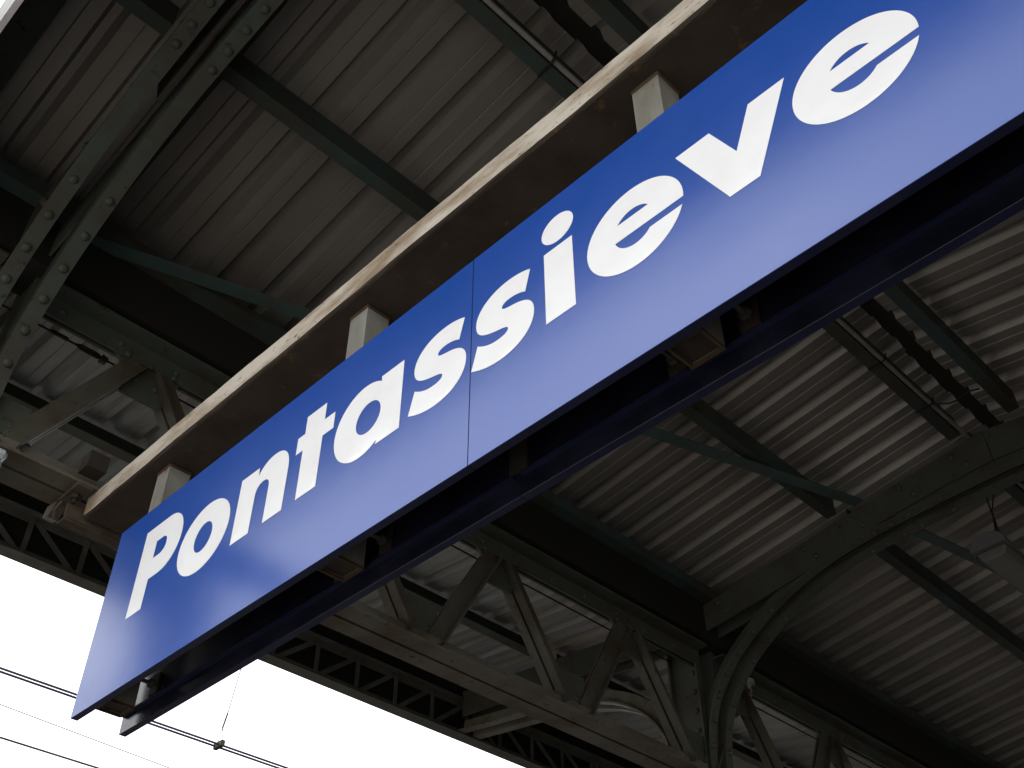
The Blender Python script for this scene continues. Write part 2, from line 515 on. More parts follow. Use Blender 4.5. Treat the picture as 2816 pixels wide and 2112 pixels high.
kl = resample(knee, 40)
fl = resample(fknee, 26)
def line_at(line, y):
    for a, b in zip(line, line[1:]):
        if (a.x - y) * (b.x - y) <= 0 and abs(a.x - b.x) > 1e-9:
            t = (y - a.x) / (b.x - a.x)
            d = (b - a).normalized()
            return a.lerp(b, t), d
    return None
raf_lo = [(3.135, 4.655), (2.47, 4.735), (1.89, 4.836), (1.59, 4.868), (1.16, 4.892)]
raf_hi = [(3.135, 4.815), (2.43, 4.915), (1.85, 4.995), (1.5, 5.045), (YC, 5.065)]
def interp(tab, y):
    tab = sorted(tab)
    if y <= tab[0][0]: return tab[0][1]
    for (a, za), (b, zb) in zip(tab, tab[1:]):
        if y <= b: return za + (zb - za) * (y - a) / (b - a)
    return tab[-1][1]

for fi, fx in enumerate(FX):
    detail = fi < 2
    for s in (0, 1):
        mm = (lambda p: Vector((p[0], p[1]))) if s == 0 else (lambda p: Vector((mir(p[0]), p[1])))
        sg = 1 if s == 0 else -1
        # knee: a pair of bent angles with a gap between
        line = [mm(p) for p in kl]
        m = MB()
        for e in (-1, 1):
            xa, xb = sorted((fx + e * 0.037, fx + e * 0.095))
            strip(m, line, xa, xb, 0.0, 0.011, sg)                      # outstanding leg
            xa, xb = sorted((fx + e * 0.037, fx + e * 0.047))
            strip(m, line, xa, xb, 0.0115, 0.085, sg)                  # upright leg
        kn = m.build('knee', 'steel', canopy)
        m = MB()
        fline = [mm(p) for p in fl]
        for e in (-1, 1):
            xa, xb = sorted((fx + e * 0.037, fx + e * 0.095))
            strip(m, fline, xa, xb, 0.0, -0.011, sg)
            xa, xb = sorted((fx + e * 0.037, fx + e * 0.047))
            strip(m, fline, xa, xb, -0.0115, -0.085, sg)
        m.build('cantilever_arm', 'chord', canopy)
        # rafter: two upright plates with a stiffening lip
        m = MB()
        ys = [3.135, 2.8, 2.47, 2.2, 1.89, 1.6, YC + 0.002]
        for e in (-1, 1):
            xa, xb = sorted((fx + e * 0.050, fx + e * 0.060))
            lo = [mm((y, interp(raf_lo, y))) for y in ys]
            hi = [mm((y, interp(raf_hi, y))) for y in ys]
            for k in range(len(ys) - 1):
                m.hexa([(xa, *lo[k]), (xb, *lo[k]), (xb, *lo[k + 1]), (xa, *lo[k + 1]),
                        (xa, *hi[k]), (xb, *hi[k]), (xb, *hi[k + 1]), (xa, *hi[k + 1])])
        rf = m.build('rafter', 'steel', canopy)
        # gusset web closing the crown of the arch between knee and rafter
        m = MB()
        top = [mm((y, interp(raf_hi, y) - 0.03)) for y in (2.35, 1.9, 1.6, YC + 0.003)]
        bot = [mm(p) for p in ((2.30, 4.75), (1.94, 4.797), (1.742, 4.808), (YC + 0.003, 4.822))]
        for k in range(3):
            m.hexa([(fx - 0.006, *bot[k]), (fx + 0.006, *bot[k]), (fx + 0.006, *bot[k + 1]), (fx - 0.006, *bot[k + 1]),
                    (fx - 0.006, *top[k]), (fx + 0.006, *top[k]), (fx + 0.006, *top[k + 1]), (fx - 0.006, *top[k + 1])])
        m.build('web_plate', 'dark', canopy)
        # outer rafter above the cantilever
        m = MB()
        ye = 5.12 if s == 0 else mir(-8.45)  # mirrored side lengthened to carry the added light-blocking slope
        o0, o1 = mm((3.40, 4.68)), mm((ye, zf(ye) - 0.315))
        o2, o3 = mm((3.40, 4.84)), mm((ye, zf(ye) - 0.135))
        for e in (-1, 1):
            xa, xb = sorted((fx + e * 0.050, fx + e * 0.060))
            m.hexa([(xa, *o0), (xb, *o0), (xb, *o1), (xa, *o1), (xa, *o2), (xb, *o2), (xb, *o3), (xa, *o3)])
        m.build('outer_rafter', 'steel', canopy)
        if s == 1:  # unseen posts put in under the added light-blocking slope
            m = MB(); m.box(fx - 0.045, fx + 0.045, -8.35, -8.20, 0.0, zf(-8.3) - 0.33)
            m.build('shade_roof_column', 'steel', canopy, bevel=0.008)
        # column: two channels back to back with batten plates
        m = MB()
        ya, yb = sorted((mm((3.178, 0)).x, mm((3.372, 0)).x))
        for e in (-1, 1):
            xa, xb = sorted((fx + e * 0.060, fx + e * 0.070))
            m.box(xa, xb, ya, yb, 0.012, 4.68)
            xa, xb = sorted((fx + e * 0.0705, fx + e * 0.10))
            m.box(xa, xb, ya, ya + 0.011, 0.012, 4.60)
            m.box(xa, xb, yb - 0.011, yb, 0.012, 4.60)
        for k in range(8):
            z = 0.3 + 0.45 * k
            m.box(fx - 0.0595, fx + 0.0595, ya + 0.002, ya + 0.010, z, z + 0.14)
            m.box(fx - 0.0595, fx + 0.0595, yb - 0.010, yb - 0.002, z, z + 0.14)
        cl = m.build('column', 'steel', canopy)
        m = MB(); m.box(fx - 0.17, fx + 0.17, ya - 0.08, yb + 0.08, 0.0, 0.0115)
        m.build('base_plate', 'steel', canopy)
        # rivets on the faces that show
        if detail and s == 0:
            for y in (1.62, 1.80, 1.90, 2.00, 2.09, 2.67, 2.80, 2.91, 3.0, 3.075, 3.125, 3.152):
                p, d = line_at(line, y)
                nr = Vector((d.y, -d.x))
                for e in (-1, 1):
                    rivet((fx + e * 0.068, p.x + nr.x * 0.0, p.y + nr.y * 0.0), (0, -nr.x, -nr.y), kn)
            for y in (1.45, 1.75, 2.05, 2.35, 2.65, 2.95):
                for q in (0.3, 0.72):
                    z = interp(raf_lo, y) * (1 - q) + interp(raf_hi, y) * q
                    rivet((fx - 0.060, y + (0.06 if q > 0.5 else 0), z), (-1, 0, 0), rf)
            for k in range(9):
                rivet((fx - 0.070, 3.23, 4.55 - 0.11 * k), (-1, 0, 0), cl)

# ---- lattice girders on the column lines
NODE, TOPN = 0.95, 3.11
ZB, ZT = 3.81, 4.56
def gusset(m, x, z, up, y, wide=0.20, tall=0.20, neck=0.085):
    """plate with hollowed sides, standing on the chord (up=1) or hanging from it (-1)"""
    pts = []
    n = 6
    for k in range(n + 1):
        t = k / n
        a = t * math.pi / 2
        pts.append((x - wide + (wide - neck) * math.sin(a), z + up * (tall * (1 - math.cos(a)))))
    for k in range(n, -1, -1):
        t = k / n
        a = t * math.pi / 2
        pts.append((x + wide - (wide - neck) * math.sin(a), z + up * (tall * (1 - math.cos(a)))))
    m.prism(pts, 'y', y - 0.006, y + 0.006)
for s in (0, 1):
    yy = (lambda y: y) if s == 0 else mir
    yc = yy(3.20)
    # chords in bay lengths
    for (a, b) in [(0.20, FX[0] - 0.072)] + [(FX[k] + 0.072, FX[k + 1] - 0.072) for k in range(4)]:
        m = MB()
        for e in (-1, 1):
            ya, yb = sorted((yc + e * 0.008, yc + e * 0.095))
            m.box(a, b, ya, yb, ZB, ZB + 0.011)
            ya, yb = sorted((yc + e * 0.008, yc + e * 0.019))
            m.box(a, b, ya, yb, ZB + 0.0115, ZB + 0.095)
        m.build('bottom_chord', 'chord', canopy)
        m = MB()
        for e in (-1, 1):
            ya, yb = sorted((yc + e * 0.008, yc + e * 0.095))
            m.box(a, b, ya, yb, ZT, ZT + 0.011)
            ya, yb = sorted((yc + e * 0.008, yc + e * 0.019))
            m.box(a, b, ya, yb, ZT - 0.085, ZT - 0.0005)
        tc = m.build('top_chord', 'steel', canopy)
        if s == 0 and a < 7:
            k = 0
            x = a + 0.12
            while x < b - 0.08:
                rivet((x, yc - 0.019, ZT - 0.045), (0, -1, 0), tc, sc=0.8)
                x += 0.24
    kmin, kmax = -2, 13
    for k in range(kmin, kmax):
        xt = TOPN + NODE * k
        xb0, xb1 = xt - 0.44, xt + 0.49
        if any(abs(xt - f) < 0.22 for f in FX):
            continue
        m = MB(); gusset(m, xt, ZT - 0.05, -1, yc, tall=0.19)
        gp = m.build('gusset_plate', 'steel', canopy)
        if s == 0 and 0 < xt < 7:
            for dx, dz in ((-0.10, -0.055), (0.0, -0.06), (0.10, -0.055), (-0.045, -0.14), (0.045, -0.14)):
                rivet((xt + dx, yc - 0.006 - (0.0135 if dz > -0.1 else 0), ZT - 0.02 + dz), (0, -1, 0), gp, sc=0.75)
        for xb in (xb0, xb1):
            if xb < 0.2 or min(abs(xb - f) for f in FX) < 0.10:
                continue
            m = MB()
            a = Vector((xt + (0.05 if xb > xt else -0.05), yc, ZT - 0.085))
            b = Vector((xb + (-0.05 if xb > xt else 0.05), yc, ZB + 0.085))
            for e in (-1, 1):
                o = Vector((0, e * 0.012, 0))
                m.bar(a + o, b + o, (0, 0, 1), 0.040, 0.005)
                d = (b - a).normalized()
                n = Vector((d.z, 0, -d.x))
                if n.z > 0: n = -n
                sd_ = Vector((0, e * 0.035, 0)) + n * 0.035
                m.bar(a + sd_, b + sd_, (0, 1, 0), 0.0175, 0.0045)
            m.build('diagonal', 'steel_olive', canopy)
        for xb in ([xb0, xb1] if k == kmin else [xb1]):
          if xb > 0.3 and min(abs(xb - f) for f in FX) > 0.12:
              m = MB(); gusset(m, xb, ZB + 0.06, 1, yc, tall=0.19)
              gp = m.build('gusset_plate', 'steel', canopy)
              if s == 0 and xb < 7:
                  for dx, dz in ((-0.09, 0.05), (0.09, 0.05), (-0.04, 0.14), (0.04, 0.14)):
                      rivet((xb + dx, yc - 0.006 - (0.0135 if dz < 0.1 else 0), ZB + 0.01 + dz), (0, -1, 0), gp, sc=0.75)

# ---- eave lattice and fascia
EP = 4.07 / 13
for s in (0, 1):
    yy = (lambda y: y) if s == 0 else mir
    def bx(m, x0, x1, ya, yb, z0, z1):
        a, b = sorted((yy(ya), yy(yb)))
        m.box(x0, x1, a, b, z0, z1)
    m = MB()
    if s == 1:  # unseen edge of the added light-blocking slope
        m.box(0.16, XE, -8.510, -8.502, zf(-8.5) - 0.40, zf(-8.5) + 0.03)
        m.build('eave_fascia', 'gutter', canopy)
        continue
    bx(m, 0.16, XE, 5.195, 5.203, 4.695, 5.165)
    m.build('eave_fascia', 'gutter', canopy)
    m = MB()
    bx(m, 0.16, XE, 5.105, 5.194, 4.692, 4.70)
    bx(m, 0.16, XE, 5.150, 5.158, 4.7005, 4.745)
    m.build('eave_bottom_chord', 'lattice', canopy)
    m = MB()
    bx(m, 0.16, XE, 5.105, 5.194, 4.945, 4.953)
    bx(m, 0.16, XE, 5.150, 5.158, 4.905, 4.9445)
    m.build('eave_top_chord', 'lattice', canopy)
    for b in range(5):
        if b == 4:
            break
        for k in range(13):
            xa, xb = FX[b] + EP * k, FX[b] + EP * (k + 1)
            if xa > 13:
                continue
            m = MB(); bx(m, xa - 0.014, xa + 0.014, 5.136, 5.1425, 4.71, 4.935)
            m.build('eave_post', 'lattice', canopy)
            m = MB()
            if k < 6:
                p, q = (xa + 0.02, 4.925), (xb - 0.03, 4.72)
            else:
                p, q = (xa + 0.03, 4.72), (xb - 0.02, 4.925)
            m.bar((p[0], yy(5.1465), p[1]), (q[0], yy(5.1465), q[1]), (0, 0, 1), 0.015, 0.003)
            m.build('eave_diagonal', 'lattice', canopy)

# ------------------------------------------------------------------ beam that carries the sign
BX0, BX1 = 1.118, 1.298
beam = thing('sign_beam', (1.208, YC, 3.722), 'cream painted rusty steel channel carrying the blue sign', 'beam')
by0, by1 = mir(3.155), 3.155
def arc(cx, cz, r, t0, t1, n=5):
    return [(cx + r * math.cos(R(t0 + (t1 - t0) * k / n)), cz + r * math.sin(R(t0 + (t1 - t0) * k / n))) for k in range(n + 1)]
rr = 0.017
sec = arc(BX0 + rr, 3.722 + rr, rr, 180, 270) + arc(BX1 - rr, 3.722 + rr, rr, 270, 360)
sec += arc(BX1 - 0.005, 3.796, 0.005, 0, 180, 3) + [(BX1 - 0.011, 3.735), (BX0 + 0.011, 3.735)] + arc(BX0 + 0.005, 3.796, 0.005, 0, 180, 3)
m = MB()
rng = random.Random(3)
NB, ns = 90, len(sec)
wob = [[0.0, 0.0] for _ in range(NB + 1)]
for k in range(NB + 1):
    y = by0 + (by1 - by0) * k / NB
    sag = 0.0016 * math.sin(k * 0.23) + 0.0009 * math.sin(k * 0.71 + 1)
    for j, (x, z) in enumerate(sec):
        m.v.append((x + sag + rng.uniform(-0.0007, 0.0007), y, z + 0.5 * sag + rng.uniform(-0.0007, 0.0007)))
for k in range(NB):
    for j in range(ns):
        q = (j + 1) % ns
        m.f.append((k * ns + j, k * ns + q, (k + 1) * ns + q, (k + 1) * ns + j))
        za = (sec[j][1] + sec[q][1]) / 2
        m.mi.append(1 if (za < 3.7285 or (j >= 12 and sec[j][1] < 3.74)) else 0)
for off in (0, NB * ns):
    m.f.append(tuple(off + j for j in range(ns))); m.mi.append(1)
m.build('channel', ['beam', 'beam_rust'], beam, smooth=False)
for s in (0, 1):
    yy = (lambda y: y) if s == 0 else mir
    def bx(m, x0, x1, ya, yb, z0, z1):
        a, b = sorted((yy(ya), yy(yb)))
        m.box(x0, x1, a, b, z0, z1)
    # hooked clamp plates gripping the girder chord
    for xc in (1.075, 1.345):
        m = MB()
        bx(m, xc - 0.030, xc + 0.030, 3.085, 3.225, 3.788, 3.800)
        cp = m.build('clamp_plate', 'rust', beam, bevel=0.004)
        m = MB(); m.tube([(xc, yy(3.15), 3.770), (xc, yy(3.15), 3.7875)], 0.017, 6)
        m.build('clamp_nut', 'dark', cp)
        m = MB(); m.tube([(xc, yy(3.15), 3.755), (xc, yy(3.15), 3.7695)], 0.008, 8)
        m.build('clamp_bolt', 'dark', cp)
        m = MB()
        bx(m, xc - 0.035, xc + 0.035, 3.035, 3.10, 3.835, 3.90)
        m.build('clamp_block', 'dark', beam)
        m = MB()
        m.prism([(yy(3.225), 3.79), (yy(3.30), 3.80), (yy(3.315), 3.76), (yy(3.27), 3.745), (yy(3.235), 3.765)], 'x', xc - 0.03, xc + 0.008)
        m.build('clamp_hook', 'rust', beam)
    m = MB()
    bx(m, 1.065, 1.40, 3.172, 3.222, 3.70, 3.708)
    bx(m, 1.065, 1.40, 3.172, 3.180, 3.7085, 3.765)
    m.build('end_angle', 'rust', beam, bevel=0.003)
    m = MB()
    m.tube([(1.045, yy(3.175), 3.76), (1.038, yy(3.20), 3.735), (1.05, yy(3.215), 3.705)], 0.003, 6)
    m.build('tie_wire', 'iron_light', beam)

# ------------------------------------------------------------------ the station sign
SX, SY, SZ0, SZ1, TH = 1.125, 2.800, 2.893, 3.488, 0.021
BKX = 1.2695
SEAM = 1.556
sign = thing('station_sign', (1.208, 1.244, SZ0), 'long blue station name sign with white letters hanging from a beam', 'sign')
panels = {}
for (xa, xb, front) in ((SX, SX + TH, True), (BKX, BKX + TH, False)):
    for (u0, u1, side) in ((0.0, SEAM - 0.0007, 'far'), (SEAM + 0.0007, 2 * SEAM, 'near')):
        m = MB()
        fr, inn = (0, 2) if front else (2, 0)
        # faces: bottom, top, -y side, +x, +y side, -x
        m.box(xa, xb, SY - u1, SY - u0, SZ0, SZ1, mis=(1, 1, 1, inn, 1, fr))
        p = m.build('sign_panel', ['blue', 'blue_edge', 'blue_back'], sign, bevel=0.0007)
        if not front:
            p['label'] = 'rear blue panel of the sign, facing away'
        panels[(front, side)] = p
        # folded stiffening lips on the inside of the panel
        m = MB()
        li, lo_ = (xb + 0.0005, xb + 0.012) if front else (xa - 0.012, xa - 0.0005)
        m.box(li, lo_, SY - u1 + 0.01, SY - u0 - 0.01, SZ0 + 0.045, SZ0 + 0.052)
        m.box(li, lo_, SY - u1 + 0.01, SY - u0 - 0.01, SZ1 - 0.052, SZ1 - 0.045)
        m.build('panel_lip', 'blue_edge', p)

for xa, xb in ((SX + TH + 0.0006, SX + TH + 0.006), (BKX - 0.006, BKX - 0.0006)):
    m = MB(); m.box(xa, xb, SY - SEAM - 0.025, SY - SEAM + 0.025, SZ0 + 0.06, SZ1 - 0.06)
    m.build('joint_strip', 'dark', sign)
PX0, PX1 = 1.1715, 1.2445
for y in (0.7115, 1.7115, 2.688, -0.285):
    m = MB()
    t = 0.004
    y1 = y + 0.0735
    zb, zt = 2.925, 3.7215
    m.box(PX0, PX0 + t, y, y1, zb, zt)
    m.box(PX1 - t, PX1, y, y1, zb, zt)
    m.box(PX0 + t + 0.0002, PX1 - t - 0.0002, y, y + t, zb, zt)
    m.box(PX0 + t + 0.0002, PX1 - t - 0.0002, y1 - t, y1, zb, zt)
    po = m.build('post', 'post', sign)
    m = MB()
    m.box(PX0 - 0.0035, PX1 + 0.0035, y - 0.0035, y1 + 0.0035, zt - 0.012, zt - 0.0005)
    m.build('weld_bead', 'post_rust', po, bevel=0.003)
    m = MB()
    m.box(PX0 - 0.001, PX0 + t + 0.001, y - 0.001, y1 + 0.001, zb - 0.003, zb + 0.004)
    m.box(PX1 - t - 0.001, PX1 + 0.001, y - 0.001, y1 + 0.001, zb - 0.003, zb + 0.004)
    m.box(PX0 + t + 0.0015, PX1 - t - 0.0015, y - 0.001, y + t + 0.001, zb - 0.003, zb + 0.004)
    m.box(PX0 + t + 0.0015, PX1 - t - 0.0015, y1 - t - 0.001, y1 + 0.001, zb - 0.003, zb + 0.004)
    m.build('cut_end', 'post_rust', po)
    m = MB(); m.box(PX0 + t + 0.001, PX1 - t - 0.001, y + t + 0.001, y1 - t - 0.001, zb + 0.006, zb + 0.009)
    m.build('end_plate', 'dark', po)
    for (z, dy) in ((2.985, -0.045), (3.38, -0.045), (2.985, 0.118), (3.38, 0.118)):
        m = MB()
        m.tube([(1.150, y + dy, z), (1.266, y + dy, z)], 0.0055, 6)
        m.tube([(1.158, y + dy, z), (1.168, y + dy, z)], 0.013, 6)
        m.tube([(1.248, y + dy, z), (1.258, y + dy, z)], 0.013, 6)
        m.build('bolt', 'iron_light', po)
        m = MB()
        ya, yb = sorted((y + dy + (0.02 if dy < 0 else -0.02), y + dy - (0.02 if dy < 0 else -0.02)))
        m.box(1.1465, 1.153, ya, yb, z - 0.03, z + 0.03)
        m.build('clip', 'dark', po)
        m = MB(); m.box(1.263, 1.2692, ya, yb, z - 0.03, z + 0.03)
        m.build('clip', 'dark', po)

# ---- letters, drawn as outlines on the face (u to the right, v up, metres)
def ell(cx, cy, a, b, t0=0, t1=360, n=48):
    return [(cx + a * math.cos(R(t0 + (t1 - t0) * k / n)), cy + b * math.sin(R(t0 + (t1 - t0) * k / n))) for k in range(n + 1)]
def bez(p0, c0, c1, p1, n=14):
    out = []
    for k in range(1, n + 1):
        t = k / n
        out.append(tuple((1 - t) ** 3 * p0[i] + 3 * (1 - t) ** 2 * t * c0[i] + 3 * (1 - t) * t * t * c1[i] + t ** 3 * p1[i] for i in (0, 1)))
    return out
BL, XH = 0.2275, 0.431
def gP(x):
    k = 0.552
    o = [(x, BL - 0.004), (x, 0.5045), (x + 0.123, 0.5045)]
    o += bez(o[-1], (x + 0.178, 0.5045), (x + 0.216, 0.463), (x + 0.216, 0.411))
    o += bez(o[-1], (x + 0.216, 0.358), (x + 0.18, 0.3165), (x + 0.123, 0.3165))
    o += [(x + 0.078, 0.3165), (x + 0.078, BL - 0.004)]
    c = [(x + 0.075, 0.4425), (x + 0.105, 0.4425)]
    c += bez(c[-1], (x + 0.125, 0.4425), (x + 0.136, 0.431), (x + 0.136, 0.414))
    c += bez(c[-1], (x + 0.136, 0.397), (x + 0.125, 0.3855), (x + 0.105, 0.3855))
    c += [(x + 0.075, 0.3855)]
    return [o, c]
def gO(cx):
    return [ell(cx, 0.3265, 0.120, 0.108)[:-1], ell(cx - 0.001, 0.327, 0.042, 0.0455)[:-1]]
def gN(x):
    o = [(x, BL), (x, XH - 0.003), (x + 0.078, XH - 0.003), (x + 0.0805, 0.4005)]
    o += bez(o[-1], (x + 0.092, 0.423), (x + 0.117, 0.4365), (x + 0.145, 0.4365))
    o += bez(o[-1], (x + 0.188, 0.4365), (x + 0.2155, 0.409), (x + 0.2155, 0.357))
    o += [(x + 0.2155, BL), (x + 0.1375, BL), (x + 0.1375, 0.340)]
    o += bez(o[-1], (x + 0.1375, 0.360), (x + 0.127, 0.3715), (x + 0.1085, 0.3715))
    o += bez(o[-1], (x + 0.09, 0.3715), (x + 0.078, 0.359), (x + 0.078, 0.338))
    o += [(x + 0.078, BL)]
    return [o]
def gT(x):
    return [[(x, BL), (x, 0.3778), (x - 0.0285, 0.3778), (x - 0.0285, 0.4298), (x, 0.4298), (x, 0.4842), (x + 0.0785, 0.4842),
             (x + 0.0785, 0.4298), (x + 0.1205, 0.4298), (x + 0.1205, 0.379), (x + 0.0785, 0.379), (x + 0.0785, BL)]]
def gA(x):
    cx, cy, a, b = x + 0.1045, 0.3285, 0.1045, 0.1075
    th = math.degrees(math.acos(0.0605 / a))
    o = ell(cx, cy, a, b, th, 360 - th, 44)
    o += [(x + 0.162, BL + 0.001), (x + 0.2435, BL + 0.001), (x + 0.2435, XH), (x + 0.1635, XH)]
    return [o, ell(x + 0.1255, 0.328, 0.0445, 0.0455)[:-1]]
def gS(x):
    q = lambda u, v: (x + u, v)
    o = [q(0.1629, 0.4237)]
    o += bez(o[-1], q(0.142, 0.434), q(0.118, 0.4375), q(0.098, 0.4375))
    o += bez(o[-1], q(0.043, 0.4375), q(0.0, 0.409), q(0.0, 0.367))
    o += bez(o[-1], q(0.0, 0.334), q(0.022, 0.3225), q(0.05, 0.314))
    o += bez(o[-1], q(0.075, 0.3065), q(0.097, 0.305), q(0.097, 0.294))
    o += bez(o[-1], q(0.097, 0.285), q(0.083, 0.2815), q(0.066, 0.2815))
    o += bez(o[-1], q(0.045, 0.2815), q(0.026, 0.289), q(0.006, 0.3035))
    o += [q(-0.0118, 0.2422)]
    o += bez(o[-1], q(0.014, 0.229), q(0.042, 0.2205), q(0.073, 0.2205))
    o += bez(o[-1], q(0.133, 0.2205), q(0.1716, 0.251), q(0.1716, 0.297))
    o += bez(o[-1], q(0.1716, 0.328), q(0.151, 0.3445), q(0.117, 0.352))
    o += bez(o[-1], q(0.098, 0.3562), q(0.0785, 0.358), q(0.0785, 0.3675))
    o += bez(o[-1], q(0.0785, 0.3755), q(0.089, 0.3795), q(0.103, 0.3795))
    o += bez(o[-1], q(0.118, 0.3795), q(0.134, 0.3745), q(0.1474, 0.3665))
    return [o]
def gI(x):
    return [[(x, BL + 0.001), (x, XH + 0.001), (x + 0.0795, XH + 0.001), (x + 0.0795, BL + 0.001)], ell(x + 0.0405, 0.4875, 0.0453, 0.0405)[:-1]]
def gE(cx):
    cy, a, b = 0.3285, 0.1195, 0.1085
    ai, bi = 0.050, 0.0505
    ang = lambda v, B: math.degrees(math.asin((v - cy) / B))
    o = ell(cx, cy, a, b, ang(0.3142, b), 360 + ang(0.2942, b), 70)
    e1 = ang(0.2942, bi)
    o += ell(cx, cy, ai, bi, e1, -180 - ang(0.3142, bi), 24)
    e2 = ang(0.360, bi)
    return [o, ell(cx, cy, ai, bi, e2, 180 - e2, 20)]
def gV(x):
    return [[(x, XH), (x + 0.0805, XH), (x + 0.1275, 0.3295), (x + 0.170, XH), (x + 0.2495, XH), (x + 0.160, BL), (x + 0.096, BL)]]

def letter(outlines, parent, label):
    cu = bpy.data.curves.new('letter_outline', 'CURVE')
    cu.dimensions = '2D'
    cu.fill_mode = 'BOTH'
    cu.extrude = 0.00025
    for pts in outlines:
        sp = cu.splines.new('POLY')
        sp.points.add(len(pts) - 1)
        for p, (u, v) in zip(sp.points, pts):
            p.co = (u, v, 0, 1)
        sp.use_cyclic_u = True
    tmp = bpy.data.objects.new('letter_outline', cu)
    COL.objects.link(tmp)
    dg = bpy.context.evaluated_depsgraph_get()
    me = bpy.data.meshes.new_from_object(tmp.evaluated_get(dg))
    bpy.data.objects.remove(tmp, do_unlink=True)
    bpy.data.curves.remove(cu)
    me.name = 'letter'
    for v in me.vertices:
        u, w, d = v.co
        v.co = (SX - 0.0006 - d, SY - u, SZ0 + w)
    me.materials.clear()
    me.materials.append(MT['letter'])
    o = link('letter', me, parent)
    o['label'] = label
    return o
F, N = panels[(True, 'far')], panels[(True, 'near')]
for g, p, lab in ((gP(0.185), F, 'white capital letter P'), (gO(0.5325), F, 'white letter o'), (gN(0.683), F, 'white letter n'), (gT(0.9535), F, 'white letter t'),
                  (gA(1.0865), F, 'white letter a'), (gS(1.3705), F, 'white letter s before the panel joint'), (gS(1.5715), N, 'white letter s after the panel joint'), (gI(1.775), N, 'white letter i with round dot'),
                  (gE(2.0100), N, 'white letter e before the v'), (gV(2.1250), N, 'white letter v'), (gE(2.4930), N, 'white letter e ending the name')):
    letter(g, p, lab)

# ------------------------------------------------------------------ services under the roof
cd = thing('electrical_conduit', (0.3, 1.46, zr(1.46) - 0.15), 'grey electrical conduit clipped along the purlin beside the ridge', 'conduit')
m = MB(); m.tube([(0.3, 1.410, zr(1.42) - 0.128), (4.2, 1.410, zr(1.42) - 0.128), (4.75, 1.400, zr(1.42) - 0.142), (12, 1.405, zr(1.42) - 0.128)], 0.011, 8)
m.build('pipe', 'conduit', cd, smooth=True)
for x in (1.62, 3.86, 4.30):
    m = MB()
    z = zr(1.42) - 0.135
    m.tube([(x, 1.382, z + 0.02), (x, 1.39, z - 0.010), (x + 0.006, 1.42, z - 0.0145), (x + 0.012, 1.46, z - 0.007), (x + 0.016, 1.49, z - 0.005)], 0.0045, 6)
    m.build('cable_tie', 'cable', cd)
hc = thing('loose_cable', (4.0, 1.3, 5.0), 'thin dark cable looping from the conduit to the ridge purlin', 'cable')
m = MB()
z = zr(1.42) - 0.14
m.tube([(4.27, 1.44, z - 0.01), (4.30, 1.38, z - 0.02), (4.33, 1.33, z - 0.03), (4.36, 1.30, z - 0.012), (4.34, 1.27, z - 0.02), (4.33, 1.22, z - 0.02), (4.36, 1.18, z - 0.01)], 0.004, 6)
m.build('cord', 'cable', hc)

st = thing('stay_wire', (0.3, 3.36, 4.55), 'thin dark stay wire with turnbuckle strung along the lattice girder', 'wire')
m = MB(); m.tube([(0.3, 3.36, 4.565), (FX[1], 3.36, 4.553), (9, 3.36, 4.57)], 0.0045, 6)
m.build('strand', 'cable', st)
m = MB(); m.tube([(0.86, 3.36, 4.566), (0.93, 3.36, 4.566)], 0.009, 6)
m.build('ferrule', 'dark', st)
m = MB()
for dz in (-0.011, 0.011):
    m.tube([(0.965, 3.36, 4.564), (0.99, 3.36, 4.564 + dz), (1.06, 3.36, 4.563 + dz), (1.075, 3.36, 4.563)], 0.004, 6)
m.build('turnbuckle', 'dark', st)
m = MB(); m.tube([(1.072, 3.36, 4.56), (1.098, 3.36, 4.555)], [0.02, 0.017], 8)
m.build('wire_clamp', 'dark', st)

# strip light
lx, ly, lz = 5.12, 1.63, 4.715
lp = thing('strip_light', (lx, ly, lz + 0.1), 'unlit grey strip light hung under the roof past the riveted frame', 'lamp')
def half(r, w, n=8):
    return [(ly - w * math.cos(math.pi * k / n), lz + 0.03 + r * math.sin(math.pi * k / n)) for k in range(n + 1)]
m = MB(); m.prism(half(0.085, 0.098), 'x', lx, lx + 0.11)
m.build('end_cap', 'lamp', lp)
m = MB(); m.prism(half(0.075, 0.090), 'x', lx + 0.1105, lx + 1.35)
m.build('housing', 'lamp', lp)
m = MB()
m.prism([(ly - 0.085, lz + 0.0295), (ly - 0.06, lz - 0.03), (ly + 0.06, lz - 0.03), (ly + 0.085, lz + 0.0295)], 'x', lx + 0.02, lx + 1.35)
m.build('diffuser', 'diffuser', lp, bevel=0.012)
m = MB(); m.box(lx + 0.03, lx + 0.05, ly + 0.086, ly + 0.10, lz - 0.02, lz + 0.04)
m.build('latch', 'iron_light', lp)
for x in (lx + 0.25, lx + 1.1):
    m = MB(); m.tube([(x, ly, lz + 0.105), (x, ly, zr(ly) + 0.0)], 0.005, 6)
    m.build('hanger_rod', 'dark', lp)
m = MB()
cpts = [(lx + 0.12, ly - 0.02, lz + 0.115), (5.02, 1.52, 4.86), (4.93, 1.44, 4.93), (4.80, 1.38, 4.96)]
m.tube(cpts, 0.004, 6)
m.build('supply_cord', 'cable', lp)

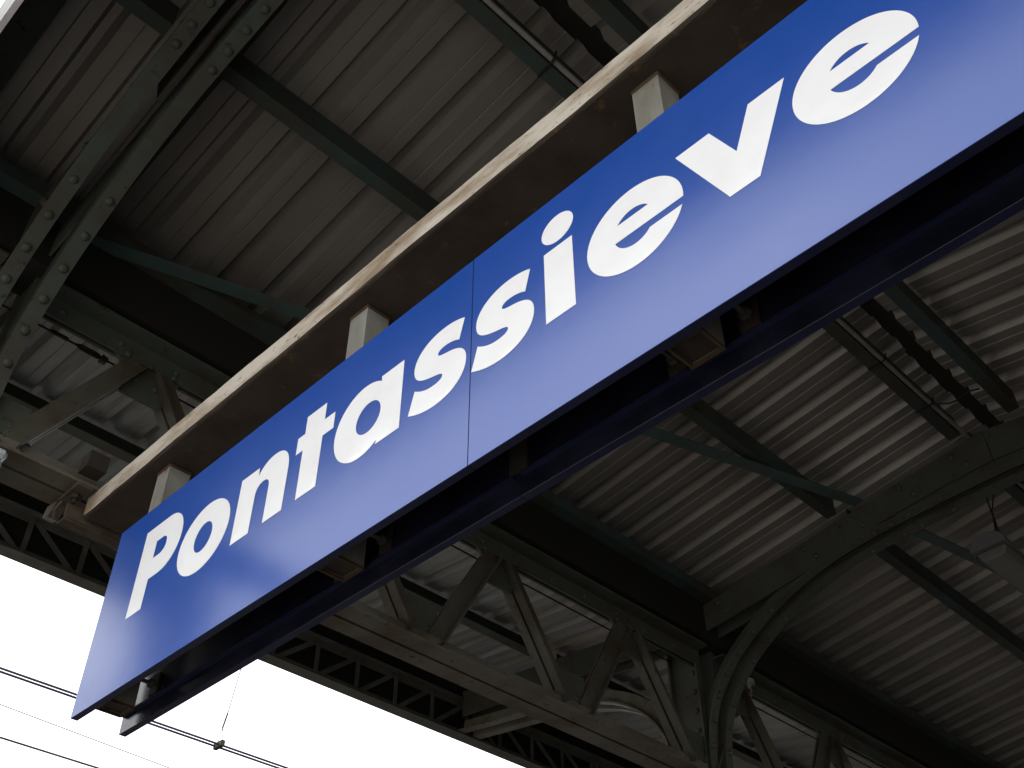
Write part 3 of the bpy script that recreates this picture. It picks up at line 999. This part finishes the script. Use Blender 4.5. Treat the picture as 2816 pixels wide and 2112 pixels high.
# rainwater pipe leaving the gutter beside the column
def downpipe(fx, label):
    dp = thing('rainwater_pipe', (fx + 0.25, 3.45, 0), label, 'drainpipe', 'rainwater pipes beside the columns')
    m = MB(); m.tube([(fx + 0.42, 3.21, 4.72), (fx + 0.42, 3.23, 4.50), (fx + 0.38, 3.30, 4.40), (fx + 0.30, 3.42, 4.32), (fx + 0.26, 3.46, 4.20)], 0.055, 12)
    m.build('swan_neck', 'pipe', dp, smooth=True)
    m = MB(); m.tube([(fx + 0.26, 3.46, 4.20), (fx + 0.26, 3.46, 0.02)], 0.05, 12)
    m.build('pipe', 'pipe', dp, smooth=True)
    for p, q in (((fx + 0.42, 3.215, 4.60), (fx + 0.42, 3.225, 4.54)), ((fx + 0.345, 3.36, 4.365), (fx + 0.30, 3.42, 4.325)), ((fx + 0.26, 3.46, 4.16), (fx + 0.26, 3.46, 4.08))):
        m = MB(); m.tube([p, q], 0.066, 12)
        m.build('collar', 'pipe', dp, smooth=False)
downpipe(FX[1], 'pale grey rainwater pipe bending down beside the far column')

m = MB()
m.box(0.735, 0.800, 3.05, 3.15, 3.735, 3.77)
m.box(0.740, 0.794, 3.055, 3.145, 3.62, 3.7345)
tag(m.build('junction_box', 'white', None, bevel=0.012), 'small white box fixed to the column at the open end', 'box')

# ------------------------------------------------------------------ overhead line beyond the eave
def wire(name, pts, r, label, mname='wire', group=None):
    m = MB(); m.tube(pts, r, 6)
    return tag(m.build(name, mname), label, 'wire', group)
g = 'paired contact wires over the track'
wire('contact_wire', [(-80, 7.36, 5.20), (120, 7.46, 5.20)], 0.0085, 'dark contact wire on the canopy side of the close pair', group=g)
wire('contact_wire', [(-80, 7.41, 5.20), (120, 7.51, 5.20)], 0.0085, 'dark contact wire on the feeder wire side of the close pair', group=g)
wire('feeder_wire', [(-80, 8.47, 5.20), (120, 8.47, 5.20)], 0.008, 'single dark wire farther out than the contact wires')
wire('earth_wire', [(-80, 7.70, 5.20), (0, 7.70, 5.20), (4.3, 7.95, 5.14), (120, 11.0, 5.10)], 0.004, 'faint thin grey wire running just below the contact wires', 'wire_thin')
wire('messenger_wire', [(-80, 7.40, 6.35), (4.6, 7.40, 6.25), (120, 7.42, 6.35)], 0.006, 'thin upper wire that holds the dropper above the contact wires', 'wire_thin')
dr = thing('dropper', (4.186, 7.41, 5.20), 'wire dropper with clamp hanging above the contact wires', 'dropper')
m = MB(); m.box(4.168, 4.204, 7.355, 7.47, 5.175, 5.225)
m.build('clamp', 'dark', dr, bevel=0.004)
m = MB()
m.tube([(4.170, 7.41, 5.22), (4.178, 7.41, 5.29), (4.188, 7.41, 5.34)], 0.003, 6)
m.tube([(4.202, 7.41, 5.22), (4.200, 7.41, 5.29), (4.188, 7.41, 5.34)], 0.003, 6)
m.build('yoke', 'wire', dr)
m = MB(); m.tube([(4.188, 7.41, 5.34), (4.208, 7.405, 5.47)], 0.007, 6); m.build('sleeve', 'wire', dr)
m = MB(); m.tube([(4.208, 7.405, 5.47), (4.25, 7.40, 5.85), (4.295, 7.40, 6.24)], 0.0045, 6); m.build('strand', 'wire_thin', dr)
